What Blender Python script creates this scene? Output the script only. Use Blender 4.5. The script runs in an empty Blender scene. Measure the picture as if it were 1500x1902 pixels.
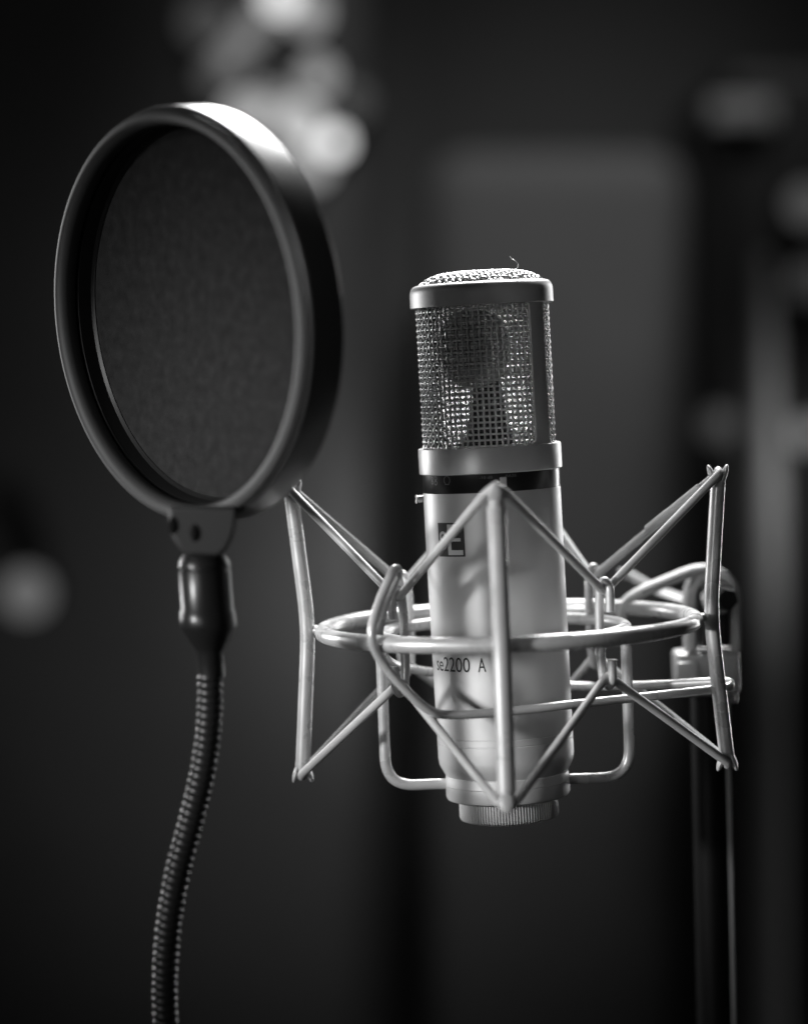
import bpy, math, random
from mathutils import Vector, Matrix
random.seed(7)
SC = bpy.context.scene
COL = SC.collection
S = 0.0002                       # one photo pixel at the microphone, in metres
PI = math.pi
R = math.radians

# ------------------------------------------------------------------ camera
PITCH = math.atan((951 - 680) / 5000)
F = Vector((0, math.cos(PITCH), -math.sin(PITCH)))
U = Vector((0, math.sin(PITCH), math.cos(PITCH)))
CAM = -F
cd = bpy.data.cameras.new('camera'); cam = bpy.data.objects.new('camera', cd); COL.objects.link(cam)
cam.location = CAM
cam.rotation_euler = (PI / 2 - PITCH, 0, 0)
cd.sensor_fit = 'HORIZONTAL'; cd.sensor_width = 24; cd.lens = 5000 / 1500 * 24
cd.clip_start = 0.05; cd.clip_end = 50
cd.dof.use_dof = True; cd.dof.focus_distance = 0.985; cd.dof.aperture_fstop = 2.9
SC.camera = cam

def P(px, py, y=0.0):
    d = F + Vector(((px - 750) / 5000, 0, 0)) + U * ((951 - py) / 5000)
    return CAM + d * ((y - CAM.y) / d.y)

# ------------------------------------------------------------------ world, lamps, exposure
W = bpy.data.worlds.new('World'); SC.world = W; W.use_nodes = True
W.node_tree.nodes['Background'].inputs[0].default_value = (1, 1, 1, 1)
W.node_tree.nodes['Background'].inputs[1].default_value = 0.012
SC.view_settings.view_transform = 'Standard'; SC.view_settings.look = 'None'
SC.view_settings.exposure = 0; SC.view_settings.gamma = 1

def aim(o, t):
    o.rotation_euler = (Vector(t) - o.location).to_track_quat('-Z', 'Y').to_euler()
def area(name, loc, target, sx, sy, power):
    l = bpy.data.lights.new(name, 'AREA'); l.shape = 'RECTANGLE'; l.size = sx; l.size_y = sy; l.energy = power
    o = bpy.data.objects.new(name, l); COL.objects.link(o); o.location = loc; aim(o, target); return o
def spot(name, loc, target, power, deg, blend=1.0, size=.1):
    l = bpy.data.lights.new(name, 'SPOT'); l.energy = power; l.spot_size = R(deg); l.spot_blend = blend; l.shadow_soft_size = size
    o = bpy.data.objects.new(name, l); COL.objects.link(o); o.location = loc; aim(o, target); return o

spot('key_lamp', (-.90, -.64, .10), (.070, 0, -.035), 56, 15.5, .6, .06)
spot('fill_lamp', (-.55, -.97, .02), (.075, 0, -.03), 20, 13.5, .6, .22)
spot('screen_lamp', (-.62, -.80, .30), P(285, 590, -.05), 20, 6.5, 1, .08)  # added spot that brightens a patch of the filter fabric
area('overhead_softbox', (.16, .84, .95), (-.02, -.9, .1), .62, .42, 56.0)
area('rim_right', (.95, 1.45, .1), (.3, -1, -.1), .12, .9, 8.0)
area('rim_left', (-.95, .78, .10), (-.5, -1, -.05), .05, .4, 7.0)
spot('panel_wash', (.35, .8, 1.7), P(1070, 360, 2.0), 60, 27, 1, .2)
spot('panel_wash_low', (.1, .5, -1.3), P(560, 1180, 2.0), 14, 30, 1, .2)
spot('pole_wash', (1.3, .5, .3), P(1420, 900, 1.65), 85, 11, 1)

# ------------------------------------------------------------------ materials (all neutral: black and white photograph)
def mat(name, v, rough=.5, metal=0, bump=0, bscale=2000, vary=0, spec=.5, coat=0, vscale=60):
    m = bpy.data.materials.new(name); m.use_nodes = True
    n = m.node_tree.nodes; k = m.node_tree.links; b = n['Principled BSDF']
    b.inputs['Base Color'].default_value = (v, v, v, 1); b.inputs['Roughness'].default_value = rough
    b.inputs['Metallic'].default_value = metal; b.inputs['Specular IOR Level'].default_value = spec
    b.inputs['Coat Weight'].default_value = coat
    tc = n.new('ShaderNodeTexCoord')
    if bump:
        t = n.new('ShaderNodeTexNoise'); t.inputs['Scale'].default_value = bscale; t.inputs['Detail'].default_value = 3
        k.new(tc.outputs['Object'], t.inputs['Vector'])
        bm_ = n.new('ShaderNodeBump'); bm_.inputs['Strength'].default_value = bump; bm_.inputs['Distance'].default_value = .0003
        k.new(t.outputs['Fac'], bm_.inputs['Height']); k.new(bm_.outputs['Normal'], b.inputs['Normal'])
    if vary:
        t = n.new('ShaderNodeTexNoise'); t.inputs['Scale'].default_value = vscale; t.inputs['Detail'].default_value = 5
        k.new(tc.outputs['Object'], t.inputs['Vector'])
        r = n.new('ShaderNodeMapRange'); r.inputs['From Min'].default_value = .3; r.inputs['From Max'].default_value = .7
        r.inputs['To Min'].default_value = max(.02, rough - vary); r.inputs['To Max'].default_value = rough + vary
        k.new(t.outputs['Fac'], r.inputs['Value']); k.new(r.outputs['Result'], b.inputs['Roughness'])
        mx = n.new('ShaderNodeMapRange'); mx.inputs['From Min'].default_value = .3; mx.inputs['From Max'].default_value = .7
        mx.inputs['To Min'].default_value = v * (1 - vary * .7); mx.inputs['To Max'].default_value = v * (1 + vary * .7)
        k.new(t.outputs['Fac'], mx.inputs['Value']); k.new(mx.outputs['Result'], b.inputs['Base Color'])
    return m
def glow(name, s):
    m = bpy.data.materials.new(name); m.use_nodes = True; n = m.node_tree.nodes
    b = n['Principled BSDF']; b.inputs['Base Color'].default_value = (0, 0, 0, 1)
    b.inputs['Emission Color'].default_value = (1, 1, 1, 1); b.inputs['Emission Strength'].default_value = s
    return m
M = dict(
    body=mat('satin_silver_paint', .56, .45, .35, .06, 5000, .05),
    cap=mat('satin_silver_metal', .62, .40, .3, .05, 5000, .05),
    rod=mat('silver_enamel', .50, .30, .25, .04, 1500, .08, vscale=90),
    cord=mat('grey_elastic_cord', .42, .46, .1, .25, 3000, .08),
    wire=mat('steel_wire', .8, .40, .7),
    finewire=mat('fine_steel_wire', .22, .35, 1),
    band=mat('black_enamel', .012, .28),
    ink=mat('black_ink', .02, .6),
    pale=mat('pale_print', .16, .5),
    logo=mat('logo_metal', .6, .5, .1),
    capsule=mat('capsule_metal', .9, .5, .1),
    dark=mat('dark_interior', .03, .6),
    hoop=mat('black_plastic', .045, .33, 0, .12, 900, .05),
    tubem=mat('matte_black_tube', .003, .5, spec=.15),
    cablem=mat('grey_cable_sheath', .25, .35),
    hole=mat('deep_black', .004, .9, spec=.1),
    clampb=mat('matte_black_plastic', .012, .6),
    lip=mat('black_rubber', .03, .6, 0, .1, 900),
    fabric=mat('black_nylon_mesh', .022, .9, 0, 0.6, 2500, .36, vscale=240, spec=.03),
    chrome=mat('black_gloss', .010, .30, spec=.3),
    coil=mat('black_chrome_coil', .015, .28, 0, spec=.3),
    clampm=mat('cast_grey_metal', .55, .4, .4, .08, 1500, .06),
    stand=mat('black_steel', .012, .3),
    wall=mat('dark_wall_paint', .11, .9, 0, .2, 40),
    panel=mat('grey_acoustic_fabric', .16, .95, 0, .3, 300, .28, vscale=3.5),
    rack=mat('black_cabinet', .012, .6),
    plate=mat('grey_trim', .4, .5),
    pole=mat('pale_grey_paint', .3, .55),
)

# ------------------------------------------------------------------ helpers
def obj(name, verts, faces, m, parent=None, smooth=True, sharp=35):
    me = bpy.data.meshes.new(name); me.from_pydata([tuple(v) for v in verts], [], faces); me.update()
    if smooth:
        me.polygons.foreach_set('use_smooth', [True] * len(me.polygons))
        me.set_sharp_from_angle(angle=R(sharp))
    me.materials.append(m)
    o = bpy.data.objects.new(name, me); COL.objects.link(o)
    if parent: o.parent = parent
    return o
def thing(name, label, cat, mtx=None, group=None):
    o = bpy.data.objects.new(name, None); COL.objects.link(o); o.empty_display_size = .02
    if mtx is not None: o.matrix_world = mtx
    o['label'] = label; o['category'] = cat
    if group: o['group'] = group
    return o
class G:
    def __init__(s): s.v = []; s.f = []
    def add(s, v, f):
        n = len(s.v); s.v += v; s.f += [tuple(i + n for i in q) for q in f]
    def obj(s, name, m, parent=None, **k): return obj(name, s.v, s.f, m, parent, **k)

def tube(pts, r, n=12, closed=False, rf=None, caps=True):
    pts = [Vector(p) for p in pts]; N = len(pts); V = []; Fc = []
    def tan(i):
        a = pts[(i - 1) % N] if (closed or i > 0) else pts[i]
        b = pts[(i + 1) % N] if (closed or i < N - 1) else pts[i]
        return (b - a).normalized()
    t0 = tan(0); u = t0.orthogonal().normalized()
    for i in range(N):
        t = tan(i); u = (u - t * u.dot(t)).normalized(); w = t.cross(u)
        rr = rf(i, N) if rf else r
        for k in range(n):
            a = 2 * PI * k / n; V.append(pts[i] + (u * math.cos(a) + w * math.sin(a)) * rr)
    L = N if closed else N - 1
    off = 0
    if closed:   # match the twist of the transported frame at the seam
        t = tan(0); u2 = (u - t * u.dot(t)).normalized(); u0 = (V[0] - pts[0]).normalized(); w0 = t.cross(u0)
        off = round(math.atan2(u2.dot(w0), u2.dot(u0)) / (2 * PI) * n)
    for i in range(L):
        for k in range(n):
            a = i * n + k; b = i * n + (k + 1) % n
            if i == N - 1: c = (k + 1 + off) % n; d = (k + off) % n
            else: c = (i + 1) * n + (k + 1) % n; d = (i + 1) * n + k
            Fc.append((a, b, c, d))
    if caps and not closed:
        Fc.append(tuple(range(n - 1, -1, -1))); Fc.append(tuple(range((N - 1) * n, N * n)))
    return V, Fc
def spline(pts, k=8, closed=False):
    pts = [Vector(p) for p in pts]; N = len(pts); out = []
    for i in range(N if closed else N - 1):
        g = lambda j: pts[j % N] if closed else pts[min(max(j, 0), N - 1)]
        p0, p1, p2, p3 = g(i - 1), g(i), g(i + 1), g(i + 2)
        for q in range(k):
            t = q / k
            out.append(.5 * ((2 * p1) + (p2 - p0) * t + (2 * p0 - 5 * p1 + 4 * p2 - p3) * t * t + (3 * p1 - p0 - 3 * p2 + p3) * t ** 3))
    if not closed: out.append(pts[-1])
    return out
def fillet(pts, rad, k=6, closed=False):
    """straight runs with rounded bends"""
    pts = [Vector(p) for p in pts]; N = len(pts); out = []
    for i in range(N):
        if not closed and i in (0, N - 1): out.append(pts[i]); continue
        a, b, c = pts[i - 1], pts[i], pts[(i + 1) % N]
        d1 = a - b; d2 = c - b
        rr = min(rad, d1.length * .45, d2.length * .45)
        s = b + d1.normalized() * rr; e = b + d2.normalized() * rr
        for q in range(k + 1):
            t = q / k; out.append(s * (1 - t) ** 2 + b * 2 * t * (1 - t) + e * t * t)
    return out
def densify(pts, step, closed=False):
    out = []; N = len(pts)
    for i in range(N if closed else N - 1):
        a, b = pts[i], pts[(i + 1) % N]; m = max(1, int((b - a).length / step))
        out += [a.lerp(b, q / m) for q in range(m)]
    if not closed: out.append(pts[-1])
    return out
def lathe(prof, n=96, closed=False, rmod=None):
    V = []; Fc = []; m = len(prof)
    for (r, z) in prof:
        for k in range(n):
            a = 2 * PI * k / n; rr = r * (rmod(k, r, z) if rmod else 1)
            V.append(Vector((rr * math.sin(a), -rr * math.cos(a), z)))
    for i in range(m if closed else m - 1):
        j = (i + 1) % m
        for k in range(n):
            q = (k + 1) % n
            Fc.append((i * n + k, i * n + q, j * n + q, j * n + k))
    return V, Fc
def sc(prof): return [(r * S, z * S) for r, z in prof]
def rbox(c, h, bev, rot=None):
    """box with chamfered-rounded edges"""
    import bmesh
    bm = bmesh.new(); bmesh.ops.create_cube(bm, size=1)
    bmesh.ops.scale(bm, vec=(2 * h[0], 2 * h[1], 2 * h[2]), verts=bm.verts)
    bmesh.ops.bevel(bm, geom=list(bm.edges), offset=bev, segments=4, profile=.5, affect='EDGES')
    m = Matrix.Translation(c) @ (rot.to_4x4() if rot else Matrix())
    bm.transform(m); bm.verts.index_update()
    V = [v.co.copy() for v in bm.verts]; Fc = [tuple(v.index for v in f.verts) for f in bm.faces]; bm.free()
    return V, Fc
def strip(path, wdir, w, th):
    """flat bar swept along a path: width w along wdir, thickness th in the bend plane"""
    V = []; Fc = []; wdir = Vector(wdir).normalized(); N = len(path)
    for i, p in enumerate(path):
        t = (path[min(i + 1, N - 1)] - path[max(i - 1, 0)]).normalized(); nn = t.cross(wdir).normalized()
        b = th * .25
        for (x, y) in ((-w/2+b, -th/2), (w/2-b, -th/2), (w/2, -th/2+b), (w/2, th/2-b), (w/2-b, th/2), (-w/2+b, th/2), (-w/2, th/2-b), (-w/2, -th/2+b)):
            V.append(p + wdir * x + nn * y)
    for i in range(N - 1):
        for k in range(8): Fc.append((i*8+k, i*8+(k+1)%8, (i+1)*8+(k+1)%8, (i+1)*8+k))
    Fc.append(tuple(range(7, -1, -1))); Fc.append(tuple(range((N-1)*8, N*8)))
    return V, Fc
def ellipsoid(c, ax, n=16):
    """ax = three scaled axis vectors"""
    V = []; Fc = []
    for i in range(n + 1):
        th = PI * i / n
        for k in range(n):
            ph = 2 * PI * k / n
            V.append(Vector(c) + ax[0]*math.sin(th)*math.cos(ph) + ax[1]*math.sin(th)*math.sin(ph) + ax[2]*math.cos(th))
    for i in range(n):
        for k in range(n): Fc.append((i*n+k, i*n+(k+1)%n, (i+1)*n+(k+1)%n, (i+1)*n+k))
    return V, Fc
def text_mesh(body, w, h):
    """flat glyph mesh scaled to w x h, lower left corner at 0,0"""
    c = bpy.data.curves.new('t', 'FONT'); c.body = body; c.resolution_u = 6
    o = bpy.data.objects.new('t', c); COL.objects.link(o); bpy.context.view_layer.update()
    me = bpy.data.meshes.new_from_object(o.evaluated_get(bpy.context.evaluated_depsgraph_get()))
    V = [v.co.copy() for v in me.vertices]; Fc = [tuple(p.vertices) for p in me.polygons]
    bpy.data.objects.remove(o); bpy.data.curves.remove(c); bpy.data.meshes.remove(me)
    x0 = min(v.x for v in V); x1 = max(v.x for v in V); y0 = min(v.y for v in V); y1 = max(v.y for v in V)
    return [((v.x-x0)/(x1-x0)*w, (v.y-y0)/(y1-y0)*h) for v in V], Fc

# ------------------------------------------------------------------ setting behind
def setting(name, V, Fc, m):
    o = obj(name, V, Fc, m); o['kind'] = 'structure'; return o
g = G(); g.add(*rbox(Vector((0, 2.35, 0)), (3.0, .05, 2.2), .01)); o = g.obj('wall', M['wall']); o['kind'] = 'structure'

def px_box(x0, y0, x1, y1, Y, depth, bev):
    a = P(x0, y1, Y); b = P(x1, y0, Y)
    return rbox(Vector(((a.x+b.x)/2, Y + depth/2, (a.z+b.z)/2)), ((b.x-a.x)/2, depth/2, (b.z-a.z)/2), bev)
for (x0, y0, x1, y1, lab) in ((790, 275, 1285, 2200, 'tall grey fabric acoustic panel behind the microphone, out of focus'),
                              (-260, -700, 680, 2200, 'wide grey fabric acoustic panel behind the gooseneck, out of focus')):
    g = G(); g.add(*px_box(x0, y0, x1, y1, 2.02, .16, .05)); p = g.obj('acoustic_panel', M['panel'])
    p['label'] = lab; p['category'] = 'acoustic panel'; p['group'] = 'acoustic panels against the far wall'

# dark cabinet at right with pale trim on top
c = P(1420, 1100, 1.75)
cab = thing('cabinet', 'tall black cabinet at the right edge with a pale strip near its top', 'cabinet', Matrix.Translation(c))
def local(parent, V): 
    i = parent.matrix_world.inverted(); return [i @ Vector(v) for v in V]
def part(name, VF, m, parent, **k): return obj(name, local(parent, VF[0]), VF[1], m, parent, **k)
part('case', px_box(1325, 120, 1760, 2250, 1.75, .5, .02), M['rack'], cab)
part('trim_strip', px_box(1318, 182, 1440, 232, 1.725, .022, .004), M['plate'], cab)

# pale pole, far right
a = P(1420, 470, 1.62); b = P(1432, 2050, 1.62)
V, Fc = tube([a, a.lerp(b, .25), a.lerp(b, .5), b], .018, 20, rf=lambda i, N: (.008, .015, .018, .018)[i])
po = obj('floor_pole', V, Fc, M['pole']); po['label'] = 'pale tapering pole standing far behind the clamp, out of focus'; po['category'] = 'pole'

# glowing discs added far behind for blurred bright spots of unknown source
def lamp(label, cpx, bulbs, Y):
    c0 = P(*cpx, Y)
    t = thing('studio_lamp', label, 'lamp', Matrix.Translation(c0), 'lamps glowing far behind')
    g = G()
    for (bx, by, rpx, s) in bulbs:
        q = P(bx, by, Y); r = rpx * 1.25 * S * (1 + Y)
        V, Fc = ellipsoid(q, (Vector((r, 0, 0)), Vector((0, r * .6, 0)), Vector((0, 0, r))), 20)
        part('bulb', (V, Fc), glow('bulb_glow', s), t)
        g.add(*tube([q + Vector((0, r * .3, 0)), q + Vector((0, .07, 0))], r * 1.05, 20))
    if len(bulbs) > 1:
        pp = [P(b_[0], b_[1], Y) + Vector((0, .06, 0)) for b_ in bulbs]
        for i in range(len(pp) - 1): g.add(*tube([pp[i], pp[i+1]], .008, 10))
    part('housing', (g.v, g.f), M['rack'], t)
lamp('cluster of bright blurred lamps just above the rim of the pop filter', (560, 220),
     [(622, 264, 18, 1.7), (452, 212, 28, .5), (556, 232, 36, .6), (590, 140, 24, .45), (575, 305, 30, .42), (500, 190, 22, .4), (655, 190, 26, .07)], 2.0)
lamp('blurred pale lamp group cut off by the top edge of the picture', (520, 10),
     [(520, -8, 26, 1.2), (570, 22, 28, .45), (480, 40, 22, .22), (455, 75, 22, .2), (430, 108, 22, .22), (400, 140, 22, .10), (385, 40, 36, .06)], 2.0)
lamp('single dim round lamp low at the left edge', (52, 1102), [(50, 1102, 34, .15)], 1.9)
lamp('faint grey lamp disc at the right edge beside the pale pole', (1502, 805), [(1502, 805, 22, .26)], 1.7)
lamp('small dim lamp left of the pale pole, above the mount', (1335, 790), [(1335, 790, 26, .05)], 1.7)
lamp('dim lamp high at the right edge under the cabinet strip', (1500, 380), [(1500, 380, 30, .08), (1505, 520, 30, .04)], 1.7)

# ------------------------------------------------------------------ microphone
base = P(946, 1524, 0); top = P(892, 520, 0)
ax = (top - base); LEN = ax.length; zax = ax.normalized()
yax = Vector((0, 1, 0)); yax = (yax - zax * yax.dot(zax)).normalized(); xax = yax.cross(zax)
MM = Matrix.Translation(base) @ Matrix((xax, yax, zax)).transposed().to_4x4()
K = LEN / (1524 - 520) / S            # local px per photo px (about 1)
def H(py): return (1524 - py) * K
mic = thing('microphone', 'silver side-address studio microphone with woven wire grille, held in the shock mount', 'microphone', MM)
def cyl(az, r, z): return Vector((r * S * math.sin(az), -r * S * math.cos(az), z * S))
def mlathe(name, prof, m, n=128, parent=mic, **k):
    V, Fc = lathe(sc(prof), n, **{q: k.pop(q) for q in list(k) if q in ('closed', 'rmod')}); return obj(name, V, Fc, m, parent, **k)

body = mlathe('body', [(0, H(1440)), (100, H(1440)), (111, H(1436)), (117, H(1427)), (122, H(1418)), (125, H(1411)), (126.5, H(1400)),
        (126.5, H(1371.2)), (125.4, H(1370.6)), (125.4, H(1369.4)), (126.5, H(1368.8)), (126.5, H(1358.2)), (125.4, H(1357.6)), (125.4, H(1356.4)), (126.5, H(1355.8)),
        (127.5, H(1100)), (127.5, H(907.5)), (127, H(906)), (120, H(906))], M['body'], sharp=28)
mlathe('black_band', [(120, H(906.2)), (126.6, H(906.2)), (127, H(905.5)), (127.2, H(862)), (120, H(862))], M['band'])
mlathe('grille_collar', [(118, H(872)), (131, H(872)), (132.5, H(870.5)), (132.5, H(827)), (131.5, H(825)), (124, H(824)), (118, H(824))], M['cap'])
mlathe('top_ring', [(122, H(566)), (131, H(567)), (132.5, H(566)), (132.5, H(545)), (132, H(538)), (129.5, H(531)), (125, H(526.5)), (119, H(525)), (115, H(526)), (114, H(530)), (116, H(540)), (122, H(566))], M['cap'], sharp=50)
# frame plates between the windows
def plate(a0, a1):
    z0, z1 = H(826), H(563); n = 40; V = []; Fc = []
    for i in range(n + 1):
        z = z0 + (z1 - z0) * (i / n) ; e = min(z - z0, z1 - z); fl = 14
        # rounded window corners
        zz = z
        d = 0
        if e < fl: d = fl - math.sqrt(max(0, fl * fl - (fl - e) ** 2))
        da = d / 127
        row = [(a0 - da), (a1 + da)]
        m = 14
        for r in (128, 123.5):
            for q in range(m + 1):
                V.append(cyl(row[0] + (row[1] - row[0]) * q / m, r, zz))
    w = 30
    for i in range(n):
        for q in range(14):
            Fc.append((i*w+q, i*w+q+1, (i+1)*w+q+1, (i+1)*w+q))
            Fc.append((i*w+15+q+1, i*w+15+q, (i+1)*w+15+q, (i+1)*w+15+q+1))
        Fc.append((i*w+15, i*w, (i+1)*w, (i+1)*w+15)); Fc.append((i*w+14, i*w+29, (i+1)*w+29, (i+1)*w+14))
    return V, Fc
for a0 in (41, 221):
    V, Fc = plate(R(a0), R(a0 + 17)); obj('grille_frame', V, Fc, M['cap'], mic, sharp=40)

def weave(r0, z0, z1, pitch, wr, amp, nside=5):
    g = G(); nc = int(round(2 * PI * r0 / pitch / 2)) * 2; da = 2 * PI / nc; rows = int((z1 - z0) / pitch)
    for j in range(nc):
        pts = []
        for q in range(rows * 4 + 1):
            z = z0 + q * pitch / 4
            pts.append(cyl(j * da, r0 + amp * (-1) ** j * math.sin(PI * (z - z0) / pitch), z))
        g.add(*tube(pts, wr * S, nside, caps=False))
    for i in range(rows):
        z = z0 + (i + .5) * pitch; pts = []
        for q in range(nc * 4):
            a = q * da / 4; pts.append(cyl(a, r0 - amp * (-1) ** i * math.cos(PI * a / da), z))
        g.add(*tube(pts, wr * S, nside, closed=True))
    return g
gr = weave(119.5, H(828), H(560), 10.8, 2.05, 2.2).obj('wire_grille', M['wire'], mic, sharp=80)
gi = weave(112, H(828), H(560), 7.4, .58, .8, 4).obj('inner_screen', M['finewire'], gr, sharp=80)
# domed top grille
g = G(); RD = 114; pitch = 10.2; n = int(RD / pitch)
def dome(x, y): 
    r = math.hypot(x, y) / RD
    return H(526) + 20 * (1 - r ** 4.5) - .5
for s in (0, 1):
    for i in range(-n, n + 1):
        c0 = (i + .0) * pitch; half = math.sqrt(max(0, RD * RD - c0 * c0)); m = int(half / (pitch / 4))
        if m < 2: continue
        pts = []
        for q in range(-m, m + 1):
            t = q * pitch / 4; amp = 2.1 * (-1) ** i * math.cos(PI * t / pitch) * (1 if s == 0 else -1)
            x, y = (t, c0) if s == 0 else (c0, t)
            a = R(12); xr, yr = x * math.cos(a) - y * math.sin(a), x * math.sin(a) + y * math.cos(a)
            pts.append(Vector((xr, yr, dome(x, y) + amp)) * S)
        g.add(*tube(pts, 2.7 * S, 6))
td = g.obj('top_grille', M['wire'], mic, sharp=80)
V, Fc = lathe(sc([(0, H(526) + 14)] + [(RD * q / 8, H(526) + 14 - 14 * (q / 8) ** 4.5 - 10) for q in range(1, 9)]), 64)
obj('inner_disc', V, Fc, M['dark'], td)
# capsule inside the grille, facing the front of the microphone
front = R(-38)
fx = Vector((math.sin(front), -math.cos(front), 0)); sx_ = Vector((math.cos(front), math.sin(front), 0)); zz = Vector((0, 0, 1))
cc = Vector((0, 0, H(645))) * S + fx * 34 * S
def disc_stack(prof, n=64):
    V, Fc = lathe(sc(prof), n); out = []
    for v in V: out.append(cc + sx_ * v.x + zz * v.y + fx * v.z)
    return out, Fc
V, Fc = disc_stack([(0, -24), (60, -24), (70, -20), (70, 20), (66, 24), (56, 24), (55, 20), (8, 19), (6, 23), (0, 23)])
obj('capsule', V, Fc, M['capsule'], mic)
g = G(); g.add(*tube([Vector((0, 0, H(824))) * S, Vector((0, 0, H(770))) * S, Vector((0, 0, H(700))) * S], 26 * S, 24, rf=lambda i, N: (50, 34, 28)[i] * S))
g.obj('capsule_mount', M['dark'], mic)

# printing, wrapped round the body
def wrap(V2, Fc, az0, z0, r, m, name, parent=mic):
    V = [cyl(az0 + x / r, r, z0 + y) for x, y in V2]
    return obj(name, V, Fc, m, parent, smooth=False)
def rect2(x0, y0, x1, y1, k=8):
    V = []; Fc = []
    for i in range(k + 1): x = x0 + (x1 - x0) * i / k; V += [(x, y0), (x, y1)]
    for i in range(k): Fc.append((2*i, 2*i+2, 2*i+3, 2*i+1))
    return V, Fc
def ring2(cx, cy, r0, r1, sx=1, sy=1, n=24, a0=0, a1=2*PI):
    V = []; Fc = []
    for i in range(n + 1):
        a = a0 + (a1 - a0) * i / n; V += [(cx + r0*sx*math.cos(a), cy + r0*sy*math.sin(a)), (cx + r1*sx*math.cos(a), cy + r1*sy*math.sin(a))]
    for i in range(n): Fc.append((2*i, 2*i+1, 2*i+3, 2*i+2))
    return V, Fc
V2, F2 = text_mesh('se2200', 92, 27); V3, F3 = text_mesh('A', 15, 25.5)
n0 = len(V2); V2 = V2 + [(x + 108, y + .5) for x, y in V3]; F2 = F2 + [tuple(i + n0 for i in f) for f in F3]
wrap(V2, F2, R(-69.5), H(1231), 127.85, M['ink'], 'model_lettering')
lg = wrap(*rect2(0, 0, 62, 62), R(-54.5), H(1020), 128.0, M['ink'], 'logo_plate')
g2 = []
def addl(VF):
    n = sum(len(v) for v, f in g2); g2.append((VF[0], [tuple(i + n for i in f) for f in VF[1]]))
addl(rect2(25, 3, 33, 59, 2)); addl(rect2(33.01, 50, 58, 59)); addl(rect2(33.01, 3, 58, 12)); addl(rect2(33.01, 28, 54, 34))
addl(ring2(13, 37, 4.5, 9.5, 1, 1, 24, .2, 1.5*PI)); addl(ring2(13, 21.5, 4.5, 9.5, 1, 1, 18, -.8*PI, .5*PI))
wrap(sum((v for v, f in g2), []), sum((f for v, f in g2), []), R(-54.5), H(1020), 128.25, M['logo'], 'logo_letters', lg)
# pattern icons and switch marks on the black band
g2 = []
def arcband(cx, cy): # cardioid-like icon with a flat foot
    addl(ring2(cx, cy, 6.3, 8.0, .95, 1.05, 26, -.3*PI, 1.3*PI)); addl(rect2(cx - 5, cy - 8.2, cx + 5, cy - 6.6, 2))
arcband(0, 0); addl(ring2(-30, 4, 2.6, 4.2)); addl(ring2(-30, -4.5, 2.8, 4.6)); addl(ring2(-41, 3, 2, 3.4)); addl(ring2(-41, -4, 2, 3.6))
V3, F3 = text_mesh('-10 dB', 24, 5); addl(([(x + 66, y) for x, y in V3], F3))
V3, F3 = text_mesh('BASS', 20, 5); addl(([(x + 114, y + 1) for x, y in V3], F3))
wrap(sum((v for v, f in g2), []), sum((f for v, f in g2), []), R(-41), H(881), 127.6, M['pale'], 'band_marks')
g = G(); g.add(*rbox(cyl(R(8), 128, H(888)), (6*S, 3*S, 9*S), 1.5*S)); g.obj('slide_switch', M['logo'], mic)
g = G(); a = cyl(R(-92), 122, H(917)); b = cyl(R(-92), 140, H(917)); g.add(*tube([a, b - (b-a)*.08, b], 6*S, 20, rf=lambda i, N: (6.5*S, 6.5*S, 5*S)[i]))
g.add(*tube([cyl(R(-92), 139.5, H(909)), cyl(R(-92), 141, H(925))], 1.3*S, 8))
g.obj('side_screw', M['wire'], mic)
g = G(); g.add(*tube(spline([Vector(v) * S for v in ((62, -20, H(507)), (70, -22, H(498)), (66, -24, H(490)), (58, -22, H(484)), (56, -20, H(479)))], 6), .38*S, 6)); g.obj('lint_fibre', M['wire'], td)

# ------------------------------------------------------------------ shock mount
mc = P(944, 1161, 0); tl = R(2.2)
MT = Matrix.Translation(mc) @ Matrix.Rotation(-tl, 4, 'Y')
mount = thing('shock_mount', 'silver wire shock mount with elastic cords cradling the microphone', 'shock mount', MT)
AZ0 = -4.0
OUT = []
def pol(azd, r, z, dx=0): a = R(azd); return Vector(((r * math.sin(a) + dx) * S, -r * math.cos(a) * S, z * S))
def mp(name, g, m, parent=mount, **k): return g.obj(name, m, parent, **k)
g = G(); V, Fc = tube([pol(q * 2.5, 346, 0) for q in range(144)], 15*S, 20, closed=True); g.add(V, Fc)
mp('outer_ring', g, M['rod'])
for i in range(4):
    az = AZ0 + 90 * i; rad = Vector((math.sin(R(az)), -math.cos(R(az)), 0)); tg = Vector((math.cos(R(az)), math.sin(R(az)), 0)); zz = Vector((0, 0, 1))
    path = fillet([pol(az, 395, 244), pol(az, 374, 8), pol(az, 395, -250)], 60*S, 8)
    V, Fc = tube(densify(path, 20*S), 13.8*S, 20); V = [v + tg * (v.dot(tg) - path[0].dot(tg)) * .18 for v in V]; p = obj('post', V, Fc, M['rod'], mount)
    g = G()   # weld to the ring
    g.add(*ellipsoid(pol(az, 360, 2), (rad * 9*S, tg * 13*S, zz * 9*S), 14)); g.obj('weld', M['rod'], p)
    for s in (1, -1):
        g = G(); c0 = pol(az, 397, s * 252)
        ang = zz * s
        g.add(*tube([pol(az, 394.5, s * 240), pol(az, 395.6, s * 250), pol(az, 396, s * 262), pol(az, 396.3, s * 265)], 13*S, 20, rf=lambda i, N: (13.2, 13.8, 13, 9)[i]*S))
        for e in (-1, 1):
            g.add(*ellipsoid(pol(az, 396 + e * 11.5, s * 266), (rad * 6.5*S, tg * 14*S, (zz + rad * .3 * e * s).normalized() * 20*S), 16))
        g.obj('cord_clip', M['cord'], p)
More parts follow.
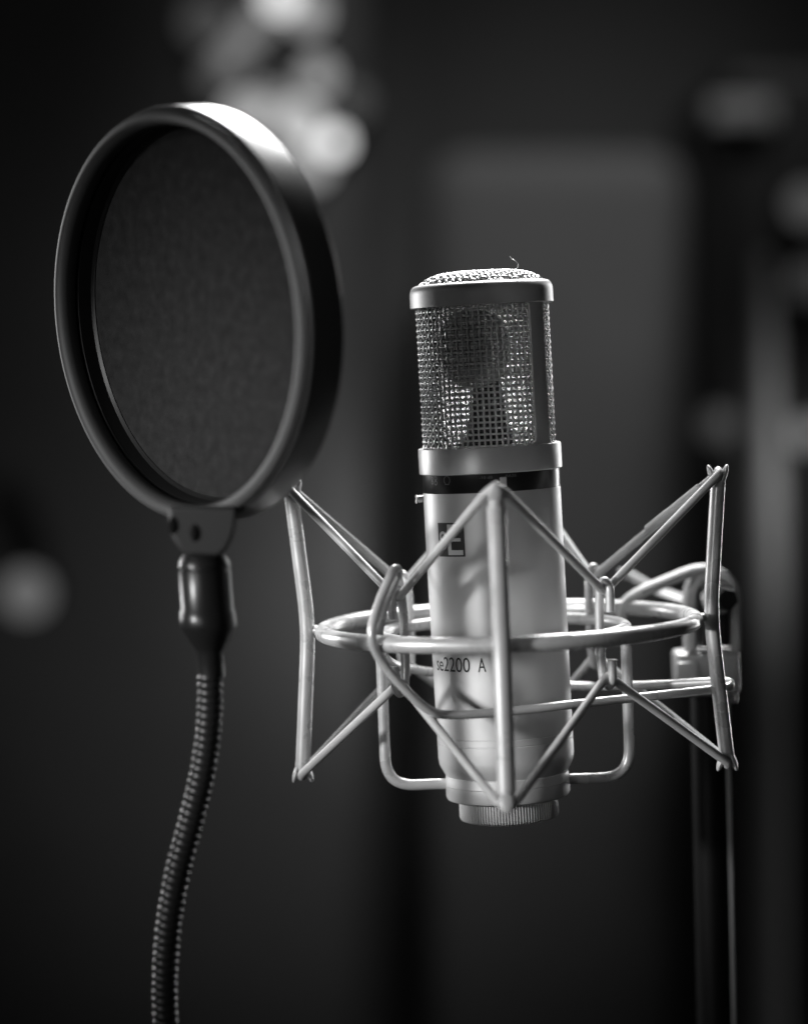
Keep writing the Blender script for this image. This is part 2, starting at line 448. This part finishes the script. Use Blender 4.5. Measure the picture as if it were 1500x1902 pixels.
# inner cage
DX = -11
cage_parent = mount
g = G(); g.add(*tube([pol(q * 3, 228, -10, DX) for q in range(120)], 11*S, 16, closed=True)); inner = mp('inner_ring', g, M['rod'])
HK = (47, 132, -132, -52)
for az in HK:
    k = lambda r, z: pol(az, r, z, DX)
    pts = fillet([k(257, 34), k(258, 78), k(247, 92), k(236, 80), k(232, 40), k(232, -55), k(236, -94), k(247, -104), k(257, -92), k(258, -52)], 12*S, 5)
    g = G(); g.add(*tube(densify(pts, 14*S), 8.2*S, 14)); g.obj('cord_hook', M['rod'], mount)
# cradle arms
for s in (-1, 1):
    pts = fillet([Vector(((s * 228 + DX) * S, 0, -8*S)), Vector(((s * 228 + DX) * S, 0, -293*S)), Vector(((s * 108 + DX) * S, 0, -293*S))], 62*S, 12)
    g = G(); g.add(*tube(densify(pts, 12*S), 10.2*S, 16)); g.obj('cradle_arm', M['rod'], mount)
# elastic cords
def cordpath(s):
    hz = 72 if s > 0 else -84
    H4 = {47: HK[0], 132: HK[1], -132: HK[2], -52: HK[3]}
    order = [(AZ0, HK[0]), (AZ0 + 90, HK[1]), (AZ0 + 180, HK[2]), (AZ0 + 270, HK[3])]
    pts = []
    for pa, ha in order:
        for d in (-2.2, -.9, .9, 2.2):
            pts.append(pol(pa + d, 397, s * (276 - abs(d) ** 1.5 * 2.6)))
        rd = (-1, 1)
        for d in (-2.0, 0, 2.0):
            pts.append(pol(ha + d, 246, hz + s * abs(d) * 1.5 - (s*2 if d == 0 else 0), DX))
    return fillet(pts, 5*S, 3, closed=True)
for s in (1, -1):
    pp = densify(cordpath(s), 18*S, closed=True)
    V, Fc = tube(pp, 8*S, 12, closed=True); c = obj('elastic_cord', V, Fc, M['cord'], mount)
# crimp sleeve where the upper cord's ends meet
a = pol(AZ0 + 90, 397, 270); b = pol(132, 246, 74, DX); g = G()
g.add(*tube([b.lerp(a, .45), b.lerp(a, .62)], 9.6*S, 14)); g.add(*tube([b.lerp(a, .62), b.lerp(a, .86)], 8.8*S, 14)); g.obj('cord_sleeve', M['cord'], mount)

# loose wire loop round the cage
iM = MT.inverted()
lp = [(1355, 1272, 0), (1335, 1279, -14), (1200, 1294, -85), (1060, 1309, -150), (940, 1322, -185), (840, 1328, -215), (795, 1318, -240), (742, 1270, -262), (704, 1222, -272),
      (690, 1180, -280), (702, 1124, -266), (724, 1072, -250), (733, 1057, -238), (738, 1066, -224), (716, 1118, -200), (704, 1180, -170), (718, 1225, -90), (765, 1243, 40), (850, 1254, 150), (960, 1266, 180), (1080, 1275, 150), (1200, 1273, 80), (1335, 1266, 14)]
V, Fc = tube(spline([iM @ P(x, y, d * S) for x, y, d in lp], 8, closed=True), 8.4*S, 12, closed=True)
obj('wire_loop', V, Fc, M['rod'], mount)

# threaded cup and knurled nut under the microphone (follow the microphone's axis)
REL = iM @ MM
def onaxis(name, prof, m, n=128, rmod=None, **k):
    V, Fc = lathe(sc(prof), n, rmod=rmod); return obj(name, [REL @ v for v in V], Fc, m, mount, **k)
onaxis('base_cup', [(90, H(1430)), (110, H(1431)), (114.5, H(1434)), (115.5, H(1450)), (114, H(1450.8)), (115.5, H(1451.6)), (115.5, H(1472)), (113, H(1477)), (106, H(1480)), (60, H(1480)), (60, H(1479))], M['body'])
onaxis('knurled_nut', [(60, H(1480)), (88, H(1481)), (90.5, H(1483)), (91, H(1512)), (89, H(1517)), (84, H(1520)), (0, H(1521))], M['body'], 520,
       rmod=lambda k, r, z: 1.0 if r < 88*S else (1.0 + .018 * (1 if k % 5 < 2 else -1)))

# swivel bracket behind
DY = .066
def Q(px, py, y=DY): return iM @ P(px, py, y)
iy = (iM.to_3x3() @ Vector((0, 1, 0)))
g = G(); g.add(*strip(fillet([Q(1150, 1168, .052), Q(1156, 1122, .052), Q(1192, 1098, .054), Q(1290, 1058, .062), Q(1335, 1058, .066)], 26*S, 6), iy, 60*S, 19*S)); br = g.obj('bracket_strap', M['clampm'], mount)
g = G(); g.add(*strip(fillet([Q(1150, 1066, .115), Q(1166, 1066, .113), Q(1225, 1098, .10), Q(1290, 1120, .09)], 12*S, 5), iy, 40*S, 17*S)); g.obj('bracket_strap', M['clampm'], mount)
g = G(); g.add(*strip(fillet([Q(1281, 1207), Q(1281, 1092), Q(1302, 1064), Q(1340, 1064), Q(1362, 1092), Q(1362, 1207)], 24*S, 7), iy, 75*S, 22*S)); g.obj('swivel_fork', M['clampm'], mount)
g = G(); g.add(*rbox(Q(1322, 1142), (29*S, 44*S, 60*S), 8*S)); g.obj('swivel_pad', M['stand'], mount)
g = G(); g.add(*tube([Q(1338, 1112, .050), Q(1346, 1113, .046), Q(1352, 1113, .042)], 24*S, 6, rf=lambda i, N: (25, 25, 21)[i]*S)); bolt = g.obj('pivot_bolt', M['stand'], mount, sharp=20)
g = G(); g.add(*tube([Q(1328, 1111, .056), Q(1338, 1112, .050)], 30*S, 24)); g.obj('washer', M['clampm'], bolt)
g = G(); g.add(*rbox(Q(1310, 1247), (62*S, 55*S, 42*S), 9*S)); blk = g.obj('clamp_block', M['clampm'], mount)
g = G(); g.add(*tube([Q(1358, 1284), Q(1360, 1304)], 10*S, 16)); g.obj('lock_screw', M['clampm'], blk)
g = G(); g.add(*rbox(Q(1277, 1258, .053), (22*S, 6*S, 30*S), 3*S)); g.obj('clamp_tab', M['clampm'], blk)

# ------------------------------------------------------------------ stand
a = P(1316, 1286, DY); b = P(1334, 2150, DY)
st = thing('microphone_stand', 'black tubular stand rising under the mount clamp at the right', 'microphone stand', Matrix.Translation(b))
V, Fc = tube([a, b], 37*S, 40); part('tube', (V, Fc), M['tubem'], st)
# thin grey rod added as the rim-lit highlight along the tube's right edge
V, Fc = tube([P(1351, 1290, DY - .004), P(1352, 1450, DY - .004), P(1357, 1640, DY - .004), P(1362, 1902, DY - .004), P(1366, 2150, DY - .004)], 5*S, 10)
part('cable', (V, Fc), M['cablem'], st)

# ------------------------------------------------------------------ pop filter
fc = P(325, 588, -.066)
vd = (fc - CAM).normalized(); rt = Vector((1, 0, 0)); rt = (rt - vd * rt.dot(vd)).normalized(); up = rt.cross(vd)
cosv = .598; sinv = math.sqrt(1 - cosv ** 2)
zf = (-vd * cosv + (-(rt * .995 + up * .10).normalized()) * sinv).normalized()
yf = (up - zf * up.dot(zf)).normalized(); xf = yf.cross(zf)
MF = Matrix.Translation(fc) @ Matrix((xf, yf, zf)).transposed().to_4x4()
pop = thing('pop_filter', 'round black fabric pop filter on a ribbed gooseneck left of the microphone', 'pop filter', MF)
def flathe(name, prof, m, parent=pop, n=160, **k):
    V, Fc = lathe(sc(prof), n, **{q: k.pop(q) for q in list(k) if q == 'closed'}); return obj(name, V, Fc, m, parent, **k)
RO = 362
arc = lambda cx, cz, r, a0, a1, n=10: [(cx + r*math.cos(R(a0+(a1-a0)*q/n)), cz + r*math.sin(R(a0+(a1-a0)*q/n))) for q in range(n+1)]
flathe('hoop', arc(RO-7, -9, 7, 0, 90) + [(RO-20, -2)] + [(RO-24, -10), (RO-24, -66), (RO-10, -74)] + arc(RO-5, -70, 6, -90, 0), M['hoop'], closed=True, sharp=50)
flathe('rim_lip', arc(RO-17, -6, 16, 45, 172, 16) + [(RO-33, -20), (RO-30, -24), (RO-22, -24), (RO-10, -10)], M['lip'], closed=True, sharp=50)
flathe('inner_hoop', [(RO-25, -26), (RO-32, -30), (RO-34, -56), (RO-40, -60), (RO-40, -70), (RO-25, -70)], M['chrome'], closed=True)
flathe('filter_fabric', [(0, -60), (120, -60.5), (240, -61), (RO-35, -62), (RO-35, -66), (240, -65), (0, -64)], M['fabric'])
iF = MF.inverted()
def Z(px, py, y=-.076): return iF @ P(px, py, y)
iR = iF.to_3x3()
# fork under the hoop
def prism(poly, y0, y1):
    n = len(poly); V = [P(x, y, y0) for x, y in poly] + [P(378 + (x - 378) * .94, y, y1) for x, y in poly]
    return V, [tuple(range(n - 1, -1, -1)), tuple(range(n, 2 * n))] + [(i, (i + 1) % n, n + (i + 1) % n, n + i) for i in range(n)]
fork_poly = [(312, 940), (440, 940), (438, 975), (432, 1000), (420, 1022), (404, 1034), (350, 1032), (333, 1020), (320, 1000), (313, 975)]
fork = part('hoop_clamp', prism(fork_poly, -.094, -.060), M['clampb'], pop, sharp=50)
bv = fork.modifiers.new('bevel', 'BEVEL'); bv.width = .0012; bv.segments = 3
for (x, y) in ((321, 976), (362, 990)):
    a = P(x, y, -.094); d = Vector((-.3, -1, 0)).normalized()
    g = G(); g.add(*[local(pop, ellipsoid(a, (Vector((8*S,0,0)), Vector((0,5*S,0)), Vector((0,0,15*S))), 14)[0]), ellipsoid(a, (d, d, d), 14)[1]]); g.obj('clamp_screw', M['hole'], fork)  # black ellipsoids standing in for the shade inside two holes
# collar: lathe along the neck
def neck(prof, px, m, name, n=48, parent=pop, rmod=None):
    V, Fc = lathe([(r * .924 * S, 0) for r, y in prof], n, rmod=rmod)
    out = []
    for i, (r, y) in enumerate(prof):
        c0 = P(px(y), y, -.076)
        for k in range(n):
            v = V[i * n + k]; out.append(c0 + Vector((v.x, v.y, 0)))
    return obj(name, local(pop, out), Fc, m, parent, sharp=40)
neck([(0, 1022), (34, 1022), (40, 1030), (46, 1040), (48, 1046), (49, 1052), (47, 1054), (47, 1058), (49, 1060), (49, 1132), (52, 1136), (53, 1160), (51, 1168), (40, 1186), (28, 1206), (25, 1212), (24, 1257), (20, 1259), (0, 1259)],
     lambda y: 379 + (y - 1040) * .065, M['chrome'], 'neck_collar', n=64)
V = []; g = G()
gp = spline([P(390, 1252, -.076), P(389, 1330, -.077), P(379, 1420, -.078), P(356, 1520, -.079), P(330, 1620, -.080), P(313, 1720, -.081), P(306, 1820, -.081), P(309, 1920, -.080), P(325, 2060, -.078)], 60)
# helical ribs: resample at constant spacing and modulate the radius
L = [0]
for i in range(1, len(gp)): L.append(L[-1] + (gp[i] - gp[i-1]).length)
rib = 14.2 * S * .924; step = rib / 8; res = []; j = 0; x = 0
while x < L[-1]:
    while L[j+1] < x: j += 1
    res.append(gp[j].lerp(gp[j+1], (x - L[j]) / (L[j+1] - L[j]))); x += step
V, Fc = tube(res, 1, 28, rf=lambda i, N: (23.2 - 2.4 * (1 - abs(math.sin(PI * i / 8)) ** .6)) * S * .95)
part('gooseneck', (V, Fc), M['coil'], pop, sharp=60)
